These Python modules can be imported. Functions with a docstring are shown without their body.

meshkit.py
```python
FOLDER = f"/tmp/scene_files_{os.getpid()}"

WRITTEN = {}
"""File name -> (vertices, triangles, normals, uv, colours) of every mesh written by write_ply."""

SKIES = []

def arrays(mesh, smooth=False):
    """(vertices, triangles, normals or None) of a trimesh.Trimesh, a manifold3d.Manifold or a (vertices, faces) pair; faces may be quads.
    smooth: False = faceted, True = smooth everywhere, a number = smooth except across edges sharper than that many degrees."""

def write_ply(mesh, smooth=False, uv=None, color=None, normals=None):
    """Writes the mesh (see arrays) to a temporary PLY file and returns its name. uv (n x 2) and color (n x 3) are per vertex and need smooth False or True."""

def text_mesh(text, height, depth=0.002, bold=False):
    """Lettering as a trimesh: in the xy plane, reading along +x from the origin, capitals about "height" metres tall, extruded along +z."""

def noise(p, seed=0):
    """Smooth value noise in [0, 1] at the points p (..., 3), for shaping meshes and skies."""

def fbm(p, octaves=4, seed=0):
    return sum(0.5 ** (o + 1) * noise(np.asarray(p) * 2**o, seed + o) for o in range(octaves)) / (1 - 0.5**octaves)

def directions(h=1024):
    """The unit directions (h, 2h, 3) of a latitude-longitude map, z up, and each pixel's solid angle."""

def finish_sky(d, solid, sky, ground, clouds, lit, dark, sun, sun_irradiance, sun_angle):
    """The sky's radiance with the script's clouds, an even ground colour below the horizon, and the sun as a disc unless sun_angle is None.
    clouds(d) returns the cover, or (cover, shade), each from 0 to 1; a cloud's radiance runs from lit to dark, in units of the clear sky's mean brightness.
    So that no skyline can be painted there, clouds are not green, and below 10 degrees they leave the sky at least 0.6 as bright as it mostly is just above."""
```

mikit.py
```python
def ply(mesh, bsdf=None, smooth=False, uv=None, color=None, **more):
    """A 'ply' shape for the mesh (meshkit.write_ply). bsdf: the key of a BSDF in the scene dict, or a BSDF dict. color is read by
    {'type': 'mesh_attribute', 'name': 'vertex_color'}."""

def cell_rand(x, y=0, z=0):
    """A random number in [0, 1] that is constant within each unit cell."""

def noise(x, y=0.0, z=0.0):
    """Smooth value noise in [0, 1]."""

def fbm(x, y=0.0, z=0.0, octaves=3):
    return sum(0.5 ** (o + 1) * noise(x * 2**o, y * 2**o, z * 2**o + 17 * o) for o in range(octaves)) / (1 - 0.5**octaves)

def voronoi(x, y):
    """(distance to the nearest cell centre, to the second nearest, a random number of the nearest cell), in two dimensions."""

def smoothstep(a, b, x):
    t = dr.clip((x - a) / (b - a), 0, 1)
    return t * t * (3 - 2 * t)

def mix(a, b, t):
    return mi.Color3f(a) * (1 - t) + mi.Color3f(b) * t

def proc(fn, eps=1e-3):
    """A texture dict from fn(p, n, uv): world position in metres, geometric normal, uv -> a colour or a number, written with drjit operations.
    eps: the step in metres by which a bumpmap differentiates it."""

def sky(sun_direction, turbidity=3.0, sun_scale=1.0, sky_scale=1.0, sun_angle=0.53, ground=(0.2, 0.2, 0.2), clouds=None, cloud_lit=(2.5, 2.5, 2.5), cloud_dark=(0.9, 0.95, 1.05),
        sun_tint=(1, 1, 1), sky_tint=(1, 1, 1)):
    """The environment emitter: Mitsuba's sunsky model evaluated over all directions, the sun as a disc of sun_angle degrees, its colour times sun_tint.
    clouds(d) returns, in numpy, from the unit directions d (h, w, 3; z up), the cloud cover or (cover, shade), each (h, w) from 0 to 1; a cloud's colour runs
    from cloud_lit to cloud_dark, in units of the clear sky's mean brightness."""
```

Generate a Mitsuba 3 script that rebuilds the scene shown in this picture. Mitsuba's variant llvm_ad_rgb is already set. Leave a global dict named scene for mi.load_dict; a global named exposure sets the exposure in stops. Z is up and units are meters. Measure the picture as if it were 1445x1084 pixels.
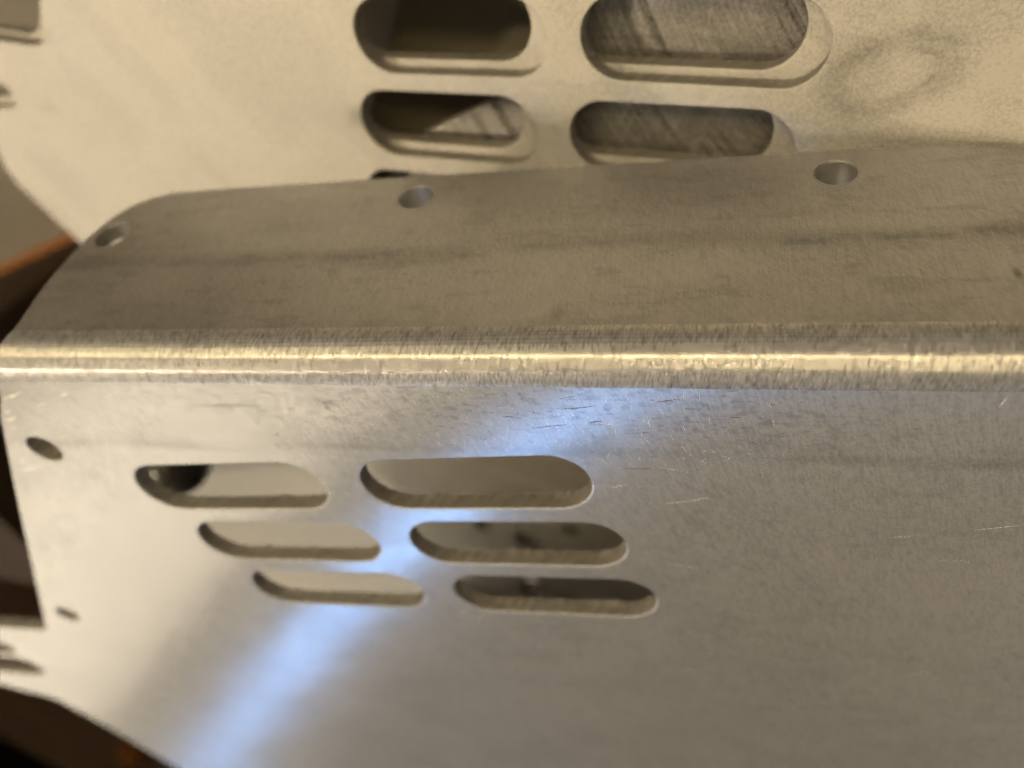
import math, random
import numpy as np, trimesh, shapely
import drjit as dr
import mitsuba as mi
import mikit
from mikit import proc, noise, fbm, smoothstep, mix
import mapbox_earcut
from shapely.geometry import Polygon, Point, LineString
from shapely import affinity

T = mi.ScalarTransform4f
rng = np.random.default_rng(7)
scene, labels = {'type': 'scene'}, {}

# ------------------------------------------------------------------ camera, lamps, exposure
exposure = 0.35
EYE, FWD, UP = np.array([0.07718, 0.14529, 0.29240]), np.array([-0.25503, -0.75613, -0.60269]), np.array([-0.29466, 0.65443, -0.69635])
scene['camera'] = {'type': 'thinlens', 'fov': 68.56, 'fov_axis': 'x', 'near_clip': 0.01, 'far_clip': 30.0,
                   'aperture_radius': 0.0019, 'focus_distance': 0.153,
                   'to_world': T().look_at(origin=EYE.tolist(), target=(EYE + FWD).tolist(), up=UP.tolist())}
scene['room_light'] = {'type': 'constant', 'radiance': {'type': 'rgb', 'value': [0.124, 0.111, 0.098]}}
LAMPS = [  # kind, position, radius, colour
    ('work_lamp', (-1.080, -0.244, 1.490), 0.075, (1.0, 0.80, 0.53), 162.0),
    ('ceiling_lamp', (-1.15, -1.75, 1.62), 0.46, (1.0, 0.87, 0.66), 3.8),
]
WINDOW = dict(at=(-0.103, -2.3, 2.066), size=(0.20, 0.16), colour=(0.20, 0.48, 1.0), power=88.0)
STRIP = dict(at=(-0.18, 0.72, 0.98), length=1.7, r=0.048, colour=(1.0, 0.77, 0.40), power=12.5)


def rgb(c): return {'type': 'rgb', 'value': [float(x) for x in c]}


# ------------------------------------------------------------------ frames: millimetres on a part -> metres in the world
def frame(origin, ex, ey, ez):
    m = np.eye(4)
    m[:3, 0], m[:3, 1], m[:3, 2], m[:3, 3] = ex, ey, ez, origin
    return m


O_FRONT = (0.0367, 0.03382, 0.19672)
FU, FY, FW = (0.95797, 0.17927, -0.22395), (-0.18806, 0.98199, -0.01836), (0.21662, 0.0597, 0.97443)
FL, FN = (-0.23065, 0.01717, -0.97289), (-0.17057, 0.98365, 0.0578)
FACE = frame(O_FRONT, FU, FY, FW)            # x along the bend, y towards the bend, z out of the face
FLANGE = frame(O_FRONT, FU, FL, FN)          # x along the bend, y away from the bend, z out of the flange
BACK = frame((0.0772, 0.1453, 0.11), (1, 0, 0), (0, 1, 0), (0, 0, 1))


def tangent(m, want, near=None):
    """The uv direction (radians, in the part's plane) for which a grained conductor under a bump map gets its grain along `want`: the renderer's bumpmap
    reads the world's tangent as a local one, so the direction is solved for."""
    a = np.linspace(0, 2 * math.pi, 14401)
    d = np.cos(a)[:, None] * m[:3, 0] + np.sin(a)[:, None] * m[:3, 1]
    got = a + np.arctan2(d[:, 1], d[:, 0]) * np.sign(np.linalg.det(m[:3, :3]))
    err = np.abs((got - want + math.pi / 2) % math.pi - math.pi / 2) + 0.002 * np.abs((a - (want if near is None else near) + math.pi) % (2 * math.pi) - math.pi)
    err += 10.0 * (np.hypot(d[:, 0], d[:, 1]) < 0.15)
    return float(a[err.argmin()])


def put(v, m): return v * 0.001 @ m[:3, :3].T + m[:3, 3]


def add(key, mesh, bsdf, m=None, uv=None, smooth=False, label=None, category=None, group=None, kind=None):
    v, f = np.array(mesh.vertices, float), np.array(mesh.faces)
    if m is not None:
        v = put(v, m)
        if np.linalg.det(m[:3, :3]) < 0:
            f = f[:, ::-1]
    scene[key] = mikit.ply(trimesh.Trimesh(v, f, process=False), bsdf, smooth=smooth, uv=uv)
    tag(key, label, category, group, kind)


def tag(key, label=None, category=None, group=None, kind=None):
    d = {k: x for k, x in (('label', label), ('category', category), ('group', group), ('kind', kind)) if x}
    if d:
        labels[key] = d


# ------------------------------------------------------------------ sheet metal: a polygon with holes, rounded edges and cut walls
def ring(coords, step):
    p = np.asarray(coords, float)[:-1]
    out = []
    for a, b in zip(p, np.roll(p, -1, 0)):
        n = max(1, int(math.ceil(np.hypot(*(b - a)) / step)))
        out += [a + (b - a) * i / n for i in range(n)]
    return np.array(out)


def inward(r):
    """Unit vectors at the ring's points, pointing into the metal (the metal lies left of the ring's direction)."""
    e = np.roll(r, -1, 0) - r
    e /= np.linalg.norm(e, axis=1, keepdims=True)
    n = np.c_[-e[:, 1], e[:, 0]]
    n = n + np.roll(n, 1, 0)
    return n / np.maximum(np.linalg.norm(n, axis=1, keepdims=True), 0.3)


def fill(rings, z, up=True):
    v = np.vstack(rings)
    f = mapbox_earcut.triangulate_float64(v, np.cumsum([len(r) for r in rings]).astype(np.uint32)).reshape(-1, 3).astype(int)
    a = v[f]
    area = (a[:, 1, 0] - a[:, 0, 0]) * (a[:, 2, 1] - a[:, 0, 1]) - (a[:, 1, 1] - a[:, 0, 1]) * (a[:, 2, 0] - a[:, 0, 0])
    f = np.where(((area > 0) == up)[:, None], f, f[:, ::-1])
    return trimesh.Trimesh(np.c_[v, np.full(len(v), z)], f, process=False)


def band(rows):
    """Quads between successive closed rings of equal length, outward to the left of travel."""
    n, k = len(rows[0]), len(rows)
    v = np.vstack(rows)
    i, j = np.meshgrid(np.arange(k - 1), np.arange(n), indexing='ij')
    j2 = (j + 1) % n
    q = np.stack([i * n + j, i * n + j2, (i + 1) * n + j2, (i + 1) * n + j], -1).reshape(-1, 4)
    return trimesh.Trimesh(v, np.vstack([q[:, [0, 2, 1]], q[:, [0, 3, 2]]]), process=False)


ROUND = [(0.70, 0.0), (0.46, 0.0), (0.26, 0.045), (0.10, 0.16), (0.02, 0.34), (0.0, 0.6)]


def sheet(key, outer, holes, t, m, face_bsdf, wall_bsdf, grain, names, deep=None, burr=0.0, seam=None, edge_r=0.75, hole_bsdf=None):
    """The sheet as key (faces, rounded rims) and key__<name> (the cut wall of each opening, and of the outline)."""
    poly = shapely.orient_polygons(Polygon(outer)) if hasattr(shapely, 'orient_polygons') else shapely.geometry.polygon.orient(Polygon(outer))
    rings = [ring(poly.exterior.coords, 4.0)]
    for h in holes:
        hp = shapely.geometry.polygon.orient(h, -1.0)
        rings.append(ring(hp.exterior.coords, 0.8))
    ins = [inward(r) for r in rings]
    pieces, k = [], edge_r
    if seam is not None:                              # no rounding where the sheet runs on into the bend
        keep = np.abs(rings[0][:, 1] - seam) < 0.01
        ins[0] = np.where(keep[:, None], 0, ins[0])
    top = [r + n * ROUND[0][0] * k for r, n in zip(rings, ins)]
    pieces.append(fill(top, 0.0))
    for r, n in zip(rings, ins):
        pieces.append(band([np.c_[r + n * a * k, np.full(len(r), -d * k)] for a, d in ROUND]))
    pieces.append(fill(rings, -t, up=False))
    mesh = trimesh.util.concatenate(pieces)
    ang = tangent(m, math.atan2(grain[1], grain[0])) if face_bsdf in ('face_metal', 'flange_metal') else math.atan2(grain[1], grain[0])
    gx, gy = math.cos(ang), math.sin(ang)
    v = np.array(mesh.vertices)
    uv = np.c_[v[:, 0] * gx + v[:, 1] * gy, -v[:, 0] * gy + v[:, 1] * gx]
    mesh = trimesh.Trimesh(v, mesh.faces, process=False)
    add(key, mesh, face_bsdf, m, uv=uv, smooth=True)
    count = {}
    for name, r, n in zip(names, rings, ins):
        lv = np.linspace(0.6 * k, deep if deep and name == 'hole' and count.get(name, 0) else t, 6)
        s = np.r_[0, np.cumsum(np.linalg.norm(np.diff(np.vstack([r, r[:1]]), axis=0), axis=1))]
        r1, n1 = np.vstack([r, r[:1]]), np.vstack([n, n[:1]])
        rows, uvs = [], []
        jit = rng.normal(0, 1, len(r1)) * burr
        jit = np.convolve(np.r_[jit[-1], jit, jit[0]], [.2, .6, .2], 'valid')
        jit[-1] = jit[0]
        for a, d in enumerate(lv):
            w = max(0, (a - 3) / 2)
            rows.append(np.c_[r1 - n1 * (jit * w)[:, None], np.full(len(r1), -d) - np.abs(jit) * w * 0.6])
            uvs.append(np.c_[s, np.full(len(r1), d)])
        N = len(r1)
        i, j = np.meshgrid(np.arange(len(lv) - 1), np.arange(N - 1), indexing='ij')
        q = np.stack([i * N + j, i * N + j + 1, (i + 1) * N + j + 1, (i + 1) * N + j], -1).reshape(-1, 4)
        w = trimesh.Trimesh(np.vstack(rows), np.vstack([q[:, [0, 2, 1]], q[:, [0, 3, 2]]]), process=False)
        c = count.get(name, 0)
        count[name] = c + 1
        add(f'{key}__{name}' + (f'_{c:03d}' if c else ''), w, hole_bsdf if hole_bsdf and name == 'hole' and c else wall_bsdf, m, uv=np.vstack(uvs), smooth=True)


def stadium(x, y, length, ang, r):
    d = np.array([math.cos(ang), math.sin(ang)]) * length / 2
    return LineString([(x - d[0], y - d[1]), (x + d[0], y + d[1])]).buffer(r, quad_segs=24)


def circle(x, y, r): return Point(x, y).buffer(r, quad_segs=16)


def rounded(pts, r): return list(Polygon(pts).buffer(-r).buffer(2 * r).buffer(-r).exterior.coords)


# ------------------------------------------------------------------ materials
def two(b): return {'type': 'twosided', 'bsdf': b}


def metal(au, av, spec, dif, share, bump=None, bump_scale=1.0, wide=0.0, wide_a=0.42):
    """Worn aluminium: a rough, grained conductor (au along the grain, av across) under a share of dull oxide."""
    spec = spec if isinstance(spec, dict) else rgb(spec)
    a = {'type': 'roughconductor', 'material': 'Al', 'distribution': 'ggx', 'alpha_u': au, 'alpha_v': av, 'specular_reflectance': spec}
    if wide:
        a = {'type': 'blendbsdf', 'weight': wide, 'a': a, 'b': {**a, 'alpha_u': wide_a, 'alpha_v': max(wide_a, av)}}
    b = {'type': 'blendbsdf', 'weight': share, 'a': a, 'b': {'type': 'diffuse', 'reflectance': dif if isinstance(dif, dict) else rgb(dif)}}
    if bump is not None:
        b = {'type': 'bumpmap', 'arbitrary': bump, 'scale': bump_scale, 'bsdf': b}
    return two(b)


def strokes(uv, length, width, seed):
    """Fine sanding strokes along u, in [0, 1]."""
    return noise(uv.x / length + 37.0 * seed, uv.y / width, 3.7 * seed)


def face_xy(uv):
    """x along the bend, y towards it, and the point in grain coordinates."""
    a, g = tangent(FACE, math.atan2(GRAIN[1], GRAIN[0])), math.atan2(GRAIN[1], GRAIN[0])
    x, y = uv.x * math.cos(a) - uv.y * math.sin(a), uv.x * math.sin(a) + uv.y * math.cos(a)
    return x, y, mi.Point2f(x * math.cos(g) + y * math.sin(g), -x * math.sin(g) + y * math.cos(g))


def flange_xy(uv):
    a = tangent(FLANGE, math.pi / 2)
    x, y = uv.x * math.cos(a) - uv.y * math.sin(a), uv.x * math.sin(a) + uv.y * math.cos(a)
    return x, y, mi.Point2f(y, -x)


def dirt_face(p, n, uv):
    x, y, st = face_xy(uv)
    blot = fbm(x * 0.045, y * 0.06, 1.0, 4)
    c = 0.92 + 0.14 * (blot - 0.5)
    c += 0.22 * (strokes(st, 2.4, 0.33, 1) - 0.5) + 0.17 * (strokes(mi.Point2f(st.x * .94 + st.y * .33, st.y * .94 - st.x * .33), 2.0, 0.32, 2) - 0.5) + 0.16 * (noise(x * 1.8, y * 1.8, 5.0) - 0.5)
    c -= 0.05 * smoothstep(0.55, 0.75, fbm(x * 0.16 + 9, y * 0.3, 5.0, 3))
    # the grimy rub line parallel to the bend
    yl = -30.4 + 2.0 * (noise(x * 0.035, 2.0, 0.0) - 0.5) + x * 0.012
    w = 1.1 + 1.0 * noise(x * 0.05, 8.0, 0.0)
    c -= (0.16 * noise(x * 0.06, 4.0, 1.0) + 0.04) * dr.exp(-dr.square((y - yl) / w))
    c -= 0.09 * dr.exp(-dr.square((y - yl - 2.6) / 3.0)) * smoothstep(0.4, 0.7, noise(x * 0.08, 11.0, 2.0))
    # smears below the bend, left
    c -= 0.28 * dr.exp(-dr.square((y + 15.8 + 0.6 * noise(x * .4, 1., 1.)) / 0.7)) * smoothstep(-86, -80, x) * (1 - smoothstep(-72, -64, x))
    c -= 0.22 * dr.exp(-dr.square((y + 14.6) / 1.9) - dr.square((x + 47.5) / 3.6)) * (0.5 + noise(x * .9, y * .9, 2.))
    c -= 0.16 * smoothstep(.58, .8, noise(x * .55, y * 1.3, 7.)) * smoothstep(-34, -16, y) * smoothstep(-120, -60, x) * (1 - smoothstep(30, 110, x))
    return dr.clip(c, 0.35, 1.0)


def bump_face(p, n, uv):
    x, y, st = face_xy(uv)
    h = 0.013 * strokes(st, 2.6, 0.34, 1) + 0.006 * strokes(mi.Point2f(st.x * .97 + st.y * .24, st.y * .97 - st.x * .24), 2.2, 0.30, 2)
    h += 0.006 * noise(x * 1.8, y * 1.8, 5.0)
    h += 0.10 * noise(x * 0.05, y * 0.05, 9.0) + 0.05 * noise(x * 0.11, y * 0.09, 3.0)
    return h


def dirt_flange(p, n, uv):
    x, y, st = flange_xy(uv)
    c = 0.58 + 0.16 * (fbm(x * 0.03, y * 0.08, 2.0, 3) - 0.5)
    c += 0.17 * (strokes(st, 3.0, 0.36, 5) - 0.5) + 0.10 * (strokes(mi.Point2f(st.x * .8 + st.y * .6, st.y * .8 - st.x * .6), 2.4, 0.4, 6) - 0.5) + 0.07 * (noise(x * 1.6, y * 1.6, 1.0) - 0.5)
    yl = 33.5 + 3.5 * (noise(x * 0.03, 0.5, 0.0) - 0.5)
    c -= (0.05 + 0.07 * smoothstep(.35, .7, noise(x * 0.045, 3.0, 1.0))) * dr.exp(-dr.square((y - yl) / (1.5 + 2.5 * noise(x * .06, 7., 1.))))
    c -= 0.07 * smoothstep(yl - 1.5, yl + 1.0, y) * smoothstep(.42, .6, noise(x * .035, 5., 4.)) * (1 - smoothstep(yl + 2.5, yl + 6, y))
    c -= 0.08 * smoothstep(.55, .75, fbm(x * 0.12, y * 0.4, 8.0, 3))
    c -= 0.4 * dr.exp(-dr.square((x - 95.2) / 0.7) - dr.square((y - 21.4) / 1.6))
    return dr.clip(c, 0.25, 1.0)


def bump_flange(p, n, uv):
    x, y, st = flange_xy(uv)
    return 0.010 * strokes(st, 3.2, 0.34, 5) + 0.007 * noise(x * 1.6, y * 1.6, 1.0) + 0.08 * noise(x * .05, y * .06, 2.)


def bend_xy(p, uv):
    """Along the bend, down over it, and the point in grain coordinates."""
    x = ((p.x - O_FRONT[0]) * FU[0] + (p.y - O_FRONT[1]) * FU[1] + (p.z - O_FRONT[2]) * FU[2]) * 1000.0
    return x, uv.x, mi.Point2f(uv.x, x - BEND_SLANT * uv.x)


BEND_SLANT = -0.20


def bump_bend(p, n, uv):
    x, s, st = bend_xy(p, uv)
    a = strokes(st, 1.25, 0.30, 3)
    b = strokes(mi.Point2f(st.x + st.y * .22, st.y - st.x * .22), 0.95, 0.34, 4)
    return 0.040 * a + 0.024 * b + 0.012 * noise(s * 2.5, x * 3.0, 2.0) + 0.05 * noise(s * .25, x * .05, 6.0)


def dirt_bend(p, n, uv):
    x, s, st = bend_xy(p, uv)
    return 0.76 + 0.26 * (fbm(x * 0.05, s * 0.9, 3.0, 3) - 0.5) + 0.62 * (strokes(st, 1.2, 0.29, 8) - 0.5) + 0.46 * (strokes(mi.Point2f(st.x + st.y * .22, st.y - st.x * .22), 1.0, 0.42, 4) - 0.5)


def bump_blast(p, n, uv):
    x, y = uv.x + 77.2, uv.y + 145.3
    h = 0.085 * noise(x * 1.9, y * 1.9, 1.0) + 0.035 * noise(x * 3.1 + 7, y * 3.1, 2.0)
    return h + 0.10 * noise(x * 0.05, y * 0.05, 5.0)


def dirt_blast(p, n, uv):
    x, y = uv.x + 77.2, uv.y + 145.3         # millimetres on the upper plate: world x, y
    grain = noise(x * 1.9, y * 1.9, 1.0) * .6 + noise(x * 3.1 + 7, y * 3.1, 2.0) * .4
    c = 0.96 + 0.14 * (fbm(x * 0.03, y * 0.03, 2.0, 4) - 0.5) + 0.36 * (grain - 0.5)
    # a worn, grimy oval patch with a dark ring
    dx, dy = x - 92.0, y - 63.5
    a, b = dx * 0.86 + dy * 0.51, -dx * 0.51 + dy * 0.86
    r = dr.sqrt(dr.square(a / 13.2) + dr.square(b / 7.6)) + 0.16 * (fbm(x * .25, y * .25, 3., 3) - .5)
    c -= 0.19 * dr.exp(-dr.square((r - 0.98) / 0.30)) * (0.35 + 1.2 * fbm(x * .16, y * .16, 4., 3))
    c -= 0.20 * smoothstep(-2.0, 6.0, dx) * dr.exp(-dr.square((r - 0.70) / 0.09)) * smoothstep(.35, .75, noise(x * .5, y * .5, 6.))
    c -= 0.10 * (1 - smoothstep(0.8, 1.5, r))
    c += 0.10 * (1 - smoothstep(0.2, 0.75, r))
    # rubbed bands between the slots and grime near the left notch
    c -= 0.10 * smoothstep(.48, .62, noise(x * .06 + 3, y * .16, 8.)) * smoothstep(-40, 10, x)
    c -= 0.16 * dr.exp(-dr.square((x + 182) / 8) - dr.square((y - 22) / 5)) * smoothstep(.3, .7, noise(x * .2, y * .2, 1.))
    c -= 0.10 * dr.exp(-dr.square((x + 199) / 5) - dr.square((y + 7) / 5)) * smoothstep(.3, .7, noise(x * .25, y * .25, 3.))
    c -= 0.06 * smoothstep(.5, .7, noise((x + y) * .05, (x - y) * .018, 4.))
    return dr.clip(c, 0.3, 1.0)


def dull_blast(p, n, uv):
    return mi.Color3f(0.61, 0.585, 0.53) * dirt_blast(p, n, uv)


def dull_face(p, n, uv):
    return mi.Color3f(0.52, 0.50, 0.465) * dirt_face(p, n, uv)


def swirl_bump(p, n, uv):
    x, y = uv.x, uv.y
    r = dr.sqrt(dr.square(x - 140.0) + dr.square(y - 130.0))
    r2 = dr.sqrt(dr.square(x - 50.0) + dr.square(y + 130.0))
    return 0.020 * noise(r * 2.0, x * .06, 1.) + 0.006 * noise(r2 * 2.2, y * .06, 2.) + 0.10 * smoothstep(.80, .9, noise(r * .16, x * .01, 5.))


def swirl_col(p, n, uv):
    x, y = uv.x, uv.y
    r = dr.sqrt(dr.square(x - 140.0) + dr.square(y - 130.0))
    r2 = dr.sqrt(dr.square(x - 50.0) + dr.square(y + 130.0))
    r3 = dr.sqrt(dr.square(x + 60.0) + dr.square(y - 60.0))
    c = 0.44 + 0.6 * (noise(r * 1.9, x * .07, 3.) - .5) * noise(x * .12, y * .12, 4.) + 0.26 * (noise(r2 * 1.1, x * .09, 9.) - .5) * noise(x * .1, y * .14, 6.) + 0.30 * (noise(x * 2.2, y * 2.2, 3.) - .5)
    c += 0.16 * smoothstep(.60, .95, noise(r3 * 1.0, x * .10, 7.)) * noise(x * .2, y * .2, 8.) + 0.30 * (fbm(x * .09, y * .09, 2., 3) - .5)
    return dr.clip(c - 0.30 * smoothstep(.70, .80, noise(r * .22, x * .012, 5.)), 0.06, 1)


def cut_bump(p, n, uv):
    s = uv.x + 0.35 * uv.y
    return 0.045 * noise(s * 1.4, uv.y * 0.25, 1.0) + 0.03 * noise(s * 3.0, uv.y * 0.5, 4.0)


def cut_col(p, n, uv):
    return 0.53 + 0.40 * (noise(uv.x * 1.3 + .5 * uv.y, uv.y * .25, 2.) - .5) + 0.2 * (noise(uv.x * 3.0 + .9 * uv.y, uv.y * .5, 5.) - .5)


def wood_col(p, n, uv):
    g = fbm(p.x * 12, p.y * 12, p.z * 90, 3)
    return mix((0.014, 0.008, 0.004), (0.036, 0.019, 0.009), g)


def bench_col(p, n, uv):
    g = fbm(p.x * 9, p.y * 9, p.z * 9, 4)
    return mix((0.15, 0.135, 0.11), (0.22, 0.20, 0.165), g)


GRAIN = (0.256, -0.9667)
scene['face_metal'] = metal(0.032, 0.33, proc(dirt_face), proc(dull_face), 0.34, proc(bump_face, 4e-5), 0.001, wide=0.27)
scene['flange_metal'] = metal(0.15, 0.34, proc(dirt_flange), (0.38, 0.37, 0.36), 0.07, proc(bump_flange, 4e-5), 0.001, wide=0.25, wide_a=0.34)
scene['bend_metal'] = metal(0.125, 0.36, proc(dirt_bend), (0.36, 0.32, 0.25), 0.10, proc(bump_bend, 3e-5), 0.001, wide=0.32, wide_a=0.30)
scene['cut_metal'] = metal(0.35, 0.35, proc(cut_col), (0.25, 0.23, 0.20), 0.5, proc(cut_bump, 5e-5), 0.001)
scene['bore_metal'] = metal(0.30, 0.30, (0.75, 0.75, 0.75), (0.3, 0.29, 0.28), 0.2, proc(cut_bump, 5e-5), 0.001)
scene['blasted_metal'] = metal(0.48, 0.48, proc(dirt_blast), proc(dull_blast), 0.50, proc(bump_blast, 5e-5), 0.001)
scene['swirl_metal'] = metal(0.22, 0.30, proc(swirl_col), (0.20, 0.18, 0.15), 0.25, proc(swirl_bump, 8e-5), 0.001)
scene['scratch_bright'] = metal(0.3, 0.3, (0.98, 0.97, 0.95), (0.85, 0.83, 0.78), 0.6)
scene['scratch_dark'] = two({'type': 'diffuse', 'reflectance': rgb((0.10, 0.085, 0.065))})
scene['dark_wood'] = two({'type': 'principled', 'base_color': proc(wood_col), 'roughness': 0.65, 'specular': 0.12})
scene['dim_orange'] = two({'type': 'diffuse', 'reflectance': rgb((0.065, 0.024, 0.006))})
scene['orange_wood'] = two({'type': 'principled', 'base_color': rgb((0.30, 0.105, 0.020)), 'roughness': 0.5, 'specular': 0.3})
scene['bench_paint'] = two({'type': 'principled', 'base_color': proc(bench_col), 'roughness': 0.6, 'specular': 0.3})
scene['paper'] = two({'type': 'diffuse', 'reflectance': rgb((0.55, 0.54, 0.51))})
scene['fibreboard'] = two({'type': 'diffuse', 'reflectance': rgb((0.19, 0.17, 0.125))})
scene['black_rubber'] = two({'type': 'principled', 'base_color': rgb((0.02, 0.018, 0.016)), 'roughness': 0.35, 'specular': 0.5})
scene['dark_wall_paint'] = two({'type': 'diffuse', 'reflectance': rgb((0.012, 0.009, 0.007))})
scene['lamp_shell'] = two({'type': 'principled', 'base_color': rgb((0.2, 0.2, 0.2)), 'roughness': 0.4})

# ------------------------------------------------------------------ the front plate: face, bend, flange
THICK = 4.75
face_outer = [(225, -8.8), (-137.5, -8.8), (-140.6, -14.4), (-147.2, -22.7), (-169.8, -59.2), (-196.2, -103.1), (-226.0, -153.0), (-229.5, -156.3),
              (-253.5, -158.0), (-330, -166), (-345, -190), (-322, -219), (-307.6, -226.4), (-296.0, -231.9), (-284.5, -234.8), (-281.0, -238.0), (-278.2, -245.0),
              (-270.4, -269.4), (-257.6, -326.7), (-245, -400), (225, -400)]
slots = [(-89.24, -49.25), (-81.96, -74.9), (-75.0, -100.7), (-17.64, -43.04), (-11.02, -68.7), (-4.2, -94.6)]
face_holes = [stadium(x, y, 40.3, 0.085, 10.0) for x, y in slots] + [circle(-141.7, -35.4, 5.05), circle(-205.3, -138.8, 4.7)]
face_holes += [stadium(-292.0, -200.5, 42, 0.085, 9.0).intersection(Polygon([(-400, -260), (-258, -260), (-258, -100), (-400, -100)])), stadium(-296, -181.5, 54, 0.085, 6.0)]
sheet('bent_plate__face', face_outer, face_holes, THICK, FACE, 'face_metal', 'cut_metal', GRAIN,
      ['cut_edge'] + ['slot'] * 6 + ['hole'] * 2 + ['slot'] * 2, burr=0.34, seam=-8.8)
flange_outer = [(135, 8.8), (-131.9, 8.8), (-132.6, 14), (-134.0, 25.4), (-133.8, 36), (-133.0, 44.7), (-131.5, 50.5), (-129.4, 56.0), (-126.3, 60.3), (-121.5, 64.0), (-114.7, 66.2),
                (-105, 66.6), (-31.8, 66.8), (55, 66.8), (86, 66.6), (100, 65.0), (112, 61.5)][::-1]
sheet('bent_plate__flange', flange_outer, [circle(-125.0, 47.0, 5.2), circle(-35.8, 57.1, 4.7), circle(66.7, 57.6, 4.6)], THICK, FLANGE, 'flange_metal', 'cut_metal', (0.0, 1.0),
      ['cut_edge'] + ['hole'] * 3, burr=0.05, seam=8.8, deep=7.5, hole_bsdf='bore_metal')


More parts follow.
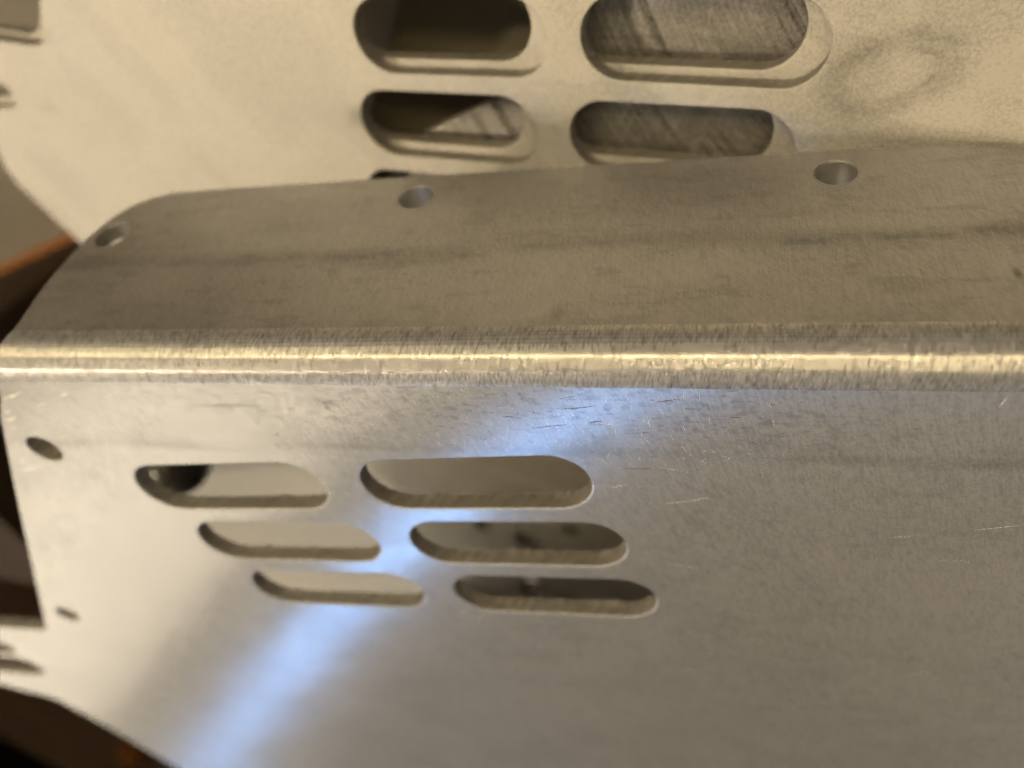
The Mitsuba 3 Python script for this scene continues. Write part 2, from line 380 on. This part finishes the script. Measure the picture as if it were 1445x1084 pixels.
def make_bend():
    R, A = 9.53, math.radians(85.52)
    na, nx = 150, 220
    a = np.linspace(0, A, na)
    xs = np.linspace(0, 1, nx)
    rows = []
    for side in (0, 1):
        grid = np.zeros((nx, na, 3))
        for i, s in enumerate(xs):
            t = a / A
            xl, xr = -137.5 + (-131.9 + 137.5) * t, 225 + (135 - 225) * t
            x = xl + (xr - xl) * s
            r = np.full(na, R - THICK * side)
            if side == 0:                             # press marks: shallow ridges that run along the bend and wander a little
                w = 0.035 * np.sin(x * 0.013) + 0.02 * np.sin(x * 0.041 + 1)
                for c, wd, am in PRESS:
                    r = r + am * np.exp(-((t - c - w * 0.6) / wd) ** 2)
            grid[i] = np.c_[x, -8.8 + r * np.sin(a) + (0) * t, -R + r * np.cos(a)]
        rows.append(grid)
    def surf(g, flip):
        v = g.reshape(-1, 3)
        i, j = np.meshgrid(np.arange(nx - 1), np.arange(na - 1), indexing='ij')
        q = np.stack([i * na + j, (i + 1) * na + j, (i + 1) * na + j + 1, i * na + j + 1], -1).reshape(-1, 4)
        f = np.vstack([q[:, [0, 1, 2]], q[:, [0, 2, 3]]])
        return v, f[:, ::-1] if flip else f
    v0, f0 = surf(rows[0], False)
    v1, f1 = surf(rows[1], True)
    arc = np.tile(a * R, nx)
    ends = []
    for i, fl in ((0, True), (nx - 1, False)):
        v = np.vstack([rows[0][i], rows[1][i]])
        j = np.arange(na - 1)
        q = np.stack([j, j + 1, na + j + 1, na + j], -1)
        f = np.vstack([q[:, [0, 1, 2]], q[:, [0, 2, 3]]])
        ends.append((v, f if not fl else f[:, ::-1]))
    V, F, UV, n = [v0, v1], [f0, f1 + len(v0)], [], len(v0) + len(v1)
    # u runs along the arc; v = const follows the direction that gives the grain (see tangent)
    k = []
    for b in a:
        m = np.eye(4)
        nrm, down = FACE[:3, 2] * math.cos(b) + FACE[:3, 1] * math.sin(b), FACE[:3, 2] * math.sin(b) - FACE[:3, 1] * math.cos(b)
        m[:3, 0], m[:3, 1], m[:3, 2] = down, np.cross(nrm, down), nrm
        k.append(tangent(m, math.atan(BEND_SLANT), k[-1] if k else 0.6))
    k = np.tan(np.array(k))
    kk = np.r_[0, np.cumsum((k[1:] + k[:-1]) / 2 * np.diff(a) * R)]      # offset of v = const across the arc
    for v in (v0, v1):
        UV.append(np.c_[-arc, v[:, 0] + np.tile(kk, nx)])
    for v, f in ends:
        V.append(v); F.append(f + n); n += len(v)
        UV.append(np.c_[v[:, 1], v[:, 2]])
    return trimesh.Trimesh(np.vstack(V), np.vstack(F), process=False), np.vstack(UV)


PRESS = [(0.27, 0.07, 0.085), (0.50, 0.075, 0.085), (0.74, 0.022, 0.010), (0.80, 0.022, 0.012), (0.86, 0.02, 0.008), (0.67, 0.02, 0.008)]
bend_mesh, bend_uv = make_bend()
add('bent_plate__bend', bend_mesh, 'bend_metal', FACE, uv=bend_uv, smooth=True)
tag('bent_plate', 'bent aluminium plate in front, with a brushed rounded bend, six slots and a folded flange', 'metal plate')
tag('bent_plate__bend', 'rounded bend with golden brushed bands along it')
tag('bent_plate__flange', 'brownish flange in shade with three round holes')

# scratches on the face: raised burrs 0.03 mm high
BRIGHT = [(-140.6, -14.9, -132.5, -12.6, .5), (-121.0, -13.7, -117.6, -12.6, .4), (-107.4, -13.7, -102.1, -11.9, .4), (-102.9, -12.1, -94.8, -12.5, .4), (-94.8, -12.5, -85.7, -15.3, .22),
          (-145.9, -23.8, -141.4, -22.3, .6), (-147.7, -27.6, -144.8, -26.4, .4), (-151.6, -34.1, -147.9, -32.4, .4), (-155.5, -42.1, -152.9, -41.0, .5),
          (-158.7, -46.3, -147.0, -42.6, .7), (-153.3, -36.9, -150.3, -35.9, .4), (-37.3, -112.8, -32.4, -106.7, .3), (-30.3, -113.0, -28.0, -109.4, .3), (29.4, -47.0, 39.1, -44.1, .14),
          (95.4, -51.5, 103.6, -48.9, .16), (17.0, -41.9, 20.7, -40.6, .2), (90.7, -12.7, 91.3, -10.1, .3), (-132.0, -17.5, -126.5, -16.6, .25), (-144.0, -20.6, -141.0, -19.6, .4)]
DARK = [(0.7, -21.8, 10.2, -20.1, .25), (-3.9, -22.2, -2.6, -22.2, .2), (7.2, -15.3, 16.0, -14.0, .2), (-8.1, -11.2, -4.6, -10.7, .2), (8.3, -12.2, 12.2, -11.5, .16), (-5.4, -18.1, -1.9, -18.2, .3),
        (28.2, -12.8, 33.2, -11.7, .2), (13.6, -19.6, 16.8, -18.8, .35), (20.7, -22.7, 27.1, -22.0, .2), (76.3, -19.4, 78.8, -19.1, .12), (12.7, -29.3, 14.6, -28.9, .25), (20.3, -34.6, 26.6, -34.3, .2)]
for i in range(26):
    x, y = rng.uniform(-70, 60), rng.uniform(-32, -10.5)
    l = rng.uniform(.5, 2.2)
    DARK.append((x, y, x + l, y + l * rng.uniform(0.0, .22), rng.uniform(.10, .26)))


def sliver(x0, y0, x1, y1, w):
    p, q = np.array([x0, y0]), np.array([x1, y1])
    d = (q - p) / np.linalg.norm(q - p)
    n = np.array([-d[1], d[0]])
    k = 7
    t = np.linspace(0, 1, k)
    wid = w * 0.5 * np.sin(np.pi * (0.06 + 0.88 * t)) * rng.uniform(.6, 1.2, k)
    mid = p + (q - p) * t[:, None] + n * (rng.normal(0, .05, k))[:, None] * min(w, .25) + n * (rng.normal(0, .03) * np.linalg.norm(q - p) * 4 * t * (1 - t))[:, None]
    v = np.vstack([np.c_[mid + n * wid[:, None], np.full(k, .012)], np.c_[mid, np.full(k, .03 + .1 * w)], np.c_[mid - n * wid[:, None], np.full(k, .012)]])
    f = []
    for r in (0, 1):
        for i in range(k - 1):
            a, b, c, e = r * k + i, r * k + i + 1, (r + 1) * k + i + 1, (r + 1) * k + i
            f += [(a, c, b), (a, e, c)]
    return trimesh.Trimesh(v, f, process=False)


for i, s in enumerate(BRIGHT):
    add('bent_plate__face__scratch' + (f'_{i:03d}' if i else ''), sliver(*s), 'scratch_bright', FACE)
for i, s in enumerate(DARK):
    add('bent_plate__face__nick' + (f'_{i:03d}' if i else ''), sliver(*s), 'scratch_dark', FACE)

fine = []  # fine scratches, plus glints near the bend painted in as bright slivers
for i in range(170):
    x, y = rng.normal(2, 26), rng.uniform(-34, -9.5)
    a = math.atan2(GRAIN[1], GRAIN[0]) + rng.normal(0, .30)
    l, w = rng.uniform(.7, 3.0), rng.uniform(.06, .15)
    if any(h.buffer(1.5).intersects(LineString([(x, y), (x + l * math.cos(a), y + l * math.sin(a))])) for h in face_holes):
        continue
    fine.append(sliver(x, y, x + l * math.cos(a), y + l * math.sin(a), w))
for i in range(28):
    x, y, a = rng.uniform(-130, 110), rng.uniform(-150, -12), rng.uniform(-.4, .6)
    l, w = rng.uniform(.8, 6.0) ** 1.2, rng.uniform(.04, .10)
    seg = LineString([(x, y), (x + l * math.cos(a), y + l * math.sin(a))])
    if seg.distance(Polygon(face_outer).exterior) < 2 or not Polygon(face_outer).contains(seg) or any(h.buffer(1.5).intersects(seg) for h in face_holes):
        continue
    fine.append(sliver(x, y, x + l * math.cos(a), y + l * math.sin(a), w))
add('bent_plate__face__scratches_and_glints', trimesh.util.concatenate(fine), 'scratch_bright', FACE, kind='stuff')

# ------------------------------------------------------------------ the two slotted plates stacked behind
def bx(ub, vb): return (ub + 0.0, -vb + 0.0)


back_outer = [bx(*p) for p in [(-238, 20), (-249.6, 107.4), (-257.5, 120.5), (-260.5, 123.8), (-266.0, 126.2), (-283.3, 127.3), (-345, 130), (-352, 175), (-322.5, 181.9), (-324.5, 191), (-322.6, 199.5),
                                (-300.3, 227.5), (-255, 285), (-152, 385), (-132, 470), (150, 470), (150, 20)]]
back_slots = [(-96.93, 93.27, 38.3, -.165, 10.5), (-98.99, 120.67, 38.3, -.162, 10.8), (-28.87, 82.19, 38.6, -.145, 10.55), (-29.8, 109.43, 39.1, -.155, 10.5), (-101.2, 148.4, 38.3, -.16, 10.5), (-31, 137, 38.3, -.16, 10.5)]


def back_holes(dx, dy):
    return [stadium(x + dx, -(y + dy), l, -a, r) for x, y, l, a, r in back_slots] + [stadium(-313 + dx, -(155 + dy), 30, .25, 5.6), circle(-68 + dx, -351 - dy, 8.0), circle(-46 + dx, -325 - dy, 4.5), circle(-95 + dx, -352 - dy, 5.0), stadium(-64 + dx, -402 - dy, 16, 1.2, 7.0)]


def shift(pts, dx, dy): return [(x + dx, y + dy) for x, y in pts]


names = ['cut_edge'] + ['slot'] * 7 + ['hole'] * 4
sheet('slotted_plate', back_outer, back_holes(0, 0), THICK, BACK, 'blasted_metal', 'cut_metal', (1.0, 0.0), names, edge_r=.9, burr=0.05)
low = BACK.copy()
low[2, 3] -= 0.00485
sheet('slotted_plate_001', shift(back_outer, -6.3, 1.2), back_holes(-6.3, -1.2), THICK, low, 'blasted_metal', 'cut_metal', (1.0, 0.0), names, edge_r=.9, burr=0.05)
labels['slotted_plate'] = {'label': 'upper of the two stacked pale bead-blasted plates with long slots behind the flange', 'category': 'metal plate', 'group': 'stacked slotted plates'}
labels['slotted_plate_001'] = {'label': 'lower stacked plate whose rim shows as pale crescents inside the slots of the upper one', 'category': 'metal plate', 'group': 'stacked slotted plates'}

# the scratched sheet and the board under the stack (world millimetres)
WORLD = frame((0, 0, 0), (1, 0, 0), (0, 1, 0), (0, 0, 1))
def at_z(z): m = WORLD.copy(); m[2, 3] = z; return m


sheet('scratched_sheet', [(40, 100), (22, 80), (4, 41), (-10, 30.5), (-37, 12.7), (-70, -30), (160, -30), (160, 100)], [], 3.0, at_z(0.0975), 'swirl_metal', 'cut_metal', (1.0, 0.0), ['cut_edge'], edge_r=2.0)
labels['scratched_sheet'] = {'label': 'dull metal sheet covered in curved scratches, seen through the slots of the stacked plates', 'category': 'metal sheet'}
b = trimesh.creation.extrude_polygon(Polygon([(-40, 80), (-57, 41), (-74, 2), (-100, -57), (160, -57), (160, 80)]), 16)
b.apply_translation((0, 0, 54))
add('fibreboard_panel', b, 'fibreboard', WORLD, label='dim olive-brown board seen through the upper left slot of the stacked plates', category='board')

KNOB = (-119.5, -111.0, 182.0)
# ------------------------------------------------------------------ bench and things on it
b = trimesh.creation.box((3000, 2000, 30))
b.apply_translation((-500, -110, -15))
add('workbench', b, 'bench_paint', WORLD, label='blurred beige workbench top at the left edge of the picture, beyond the stacked plates', category='workbench')
b = trimesh.creation.box((1000, 760, 1.2))
b.apply_transform(trimesh.transformations.rotation_matrix(.5, (0, 0, 1)))
b.apply_translation((-430, -700, 1.4))
add('paper_sheet', b, 'paper', WORLD, label='pale sheet seen through the three left slots of the bent plate', category='sheet of paper')
b = trimesh.creation.box((240, 45, 76))  # added, unseen: blocks the window light from the plate behind the right slots
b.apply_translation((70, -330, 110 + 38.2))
add('added_light_blocker', b, 'dark_wood', WORLD, label='unseen dark block added under the bent plate to keep the window reflection out of its right slots', category='block')
knob = trimesh.creation.icosphere(4, 13.0)
knob.apply_translation(KNOB)
add('ball_knob', knob, 'black_rubber', WORLD, smooth=True, label='black ball knob seen through the upper left slot of the bent plate', category='knob')
rod = trimesh.creation.cylinder(4.0, KNOB[2] - 1.2 - 8, sections=24)
rod.apply_translation((KNOB[0], KNOB[1], (KNOB[2] - 8 + 1.2) / 2))
add('ball_knob__rod', rod, 'black_rubber', WORLD, smooth=30)
# dark wooden box left of the plates
c1, c2 = np.array([-330.0, -165.0]), np.array([-320.0, -380.0])
d1 = np.array([-0.857, -0.514])
foot = Polygon([c1, c2, c2 + d1 * 520, c1 + d1 * 520])
box = trimesh.creation.extrude_polygon(foot.buffer(-4).buffer(4, quad_segs=4), 176)
box.apply_translation((0, 0, 14))
add('wooden_box', box, 'dark_wood', WORLD)
pl = trimesh.creation.extrude_polygon(foot.buffer(3), 13.8)
add('wooden_box__plinth', pl, 'orange_wood', WORLD, label='orange-brown strip along the foot of the box')
tag('wooden_box', 'dark brown wooden box with an orange-brown foot at the left edge, behind the bent plate', 'wooden box')
b = trimesh.creation.box((1900, 24, 293))
b.apply_translation((-900, -1112, 131.5))
add('back_board', b, 'dark_wood', WORLD, label='dark brown upright board in the bottom left corner, far behind the bent plate', category='board')
b = trimesh.creation.icosphere(3, 16.0)
b.apply_scale((1.3, .8, 1.0))
b.apply_translation((-583, -1088, 220))
add('back_board__knob', b, 'dim_orange', WORLD, label='blurred dark orange-brown knob')
b = trimesh.creation.box((7000, 30, 4000))
b.apply_translation((-1000, -3600, 1000))
add('wall', b, 'dark_wall_paint', WORLD, kind='structure')
b = trimesh.creation.box((9000, 9000, 30))
b.apply_translation((0, 0, -900))
add('floor', b, 'dark_wall_paint', WORLD, kind='structure')

# ------------------------------------------------------------------ lamps of the workshop (outside the picture)
def lamp(key, at, r, colour, power, label):
    at = np.array(at)
    aim = np.array([0.0, 0.0, 0.12]) - at
    aim /= np.linalg.norm(aim)
    bulb = trimesh.creation.icosphere(3, r)
    bulb.apply_translation(at)
    scene[key + '__bulb'] = {**mikit.ply(bulb, 'lamp_shell', smooth=True), 'emitter': {'type': 'area', 'radiance': rgb(np.array(colour) * power)}}
    prof = np.array([(r * .5, -r * 2.0), (r * 1.2, -r * 1.7), (r * 2.0, -r * .2), (r * 2.3, r * .6), (r * 2.24, r * .6), (r * 1.94, -r * .2), (r * 1.14, -r * 1.62), (r * .5, -r * 1.92)])
    shade = trimesh.creation.revolve(prof, sections=48)
    shade.apply_transform(trimesh.geometry.align_vectors((0, 0, 1), aim))
    shade.apply_translation(at)
    add(key + '__shade', shade, 'lamp_shell', smooth=30)
    tag(key, label, 'lamp')


lamp(*LAMPS[0], 'warm work lamp that lights the plates from the left')
lamp(*LAMPS[1], 'warm ceiling lamp behind the photographer')


def window():
    w, h = WINDOW['size']
    at = np.array(WINDOW['at'])
    aim = np.array([0.0, -0.05, 0.2]) - at
    aim /= np.linalg.norm(aim)
    m = trimesh.geometry.align_vectors((0, 0, 1), aim)
    side = np.cross((0, 0, 1), aim); side /= np.linalg.norm(side)
    up = np.cross(aim, side)
    m = np.eye(4); m[:3, 0], m[:3, 1], m[:3, 2], m[:3, 3] = side, up, aim, at
    pane = trimesh.Trimesh([(-w / 2, -h / 2, 0), (w / 2, -h / 2, 0), (w / 2, h / 2, 0), (-w / 2, h / 2, 0)], [(0, 1, 2), (0, 2, 3)], process=False)
    pane.apply_transform(m)
    scene['window__pane'] = {**mikit.ply(pane, 'lamp_shell'), 'emitter': {'type': 'area', 'radiance': rgb(np.array(WINDOW['colour']) * WINDOW['power'])}}
    fr = [trimesh.creation.box((w + .12, .06, .05), trimesh.transformations.translation_matrix((0, s * (h / 2 + .03), 0))) for s in (-1, 1)]
    fr += [trimesh.creation.box((.06, h, .05), trimesh.transformations.translation_matrix((s * (w / 2 + .03), 0, 0))) for s in (-1, 1)]
    f = trimesh.util.concatenate(fr)
    f.apply_transform(m)
    add('window__frame', f, 'lamp_shell')
    tag('window', 'window with cold blue daylight that shines on the bent plate', 'window')


window()
at, r = np.array(STRIP['at']), STRIP['r']
tube = trimesh.creation.cylinder(r, STRIP['length'], sections=24, transform=trimesh.transformations.rotation_matrix(math.pi / 2, (0, 1, 0)))
tube.apply_translation(at)
scene['strip_lamp__tube'] = {**mikit.ply(tube, 'lamp_shell', smooth=30), 'emitter': {'type': 'area', 'radiance': rgb(np.array(STRIP['colour']) * STRIP['power'])}}
b = trimesh.creation.box((STRIP['length'], .09, .03))
b.apply_translation(at + [0, 0, .085])
add('strip_lamp__housing', b, 'lamp_shell')
tag('strip_lamp', 'warm tube lamp above the far side of the bench', 'lamp')
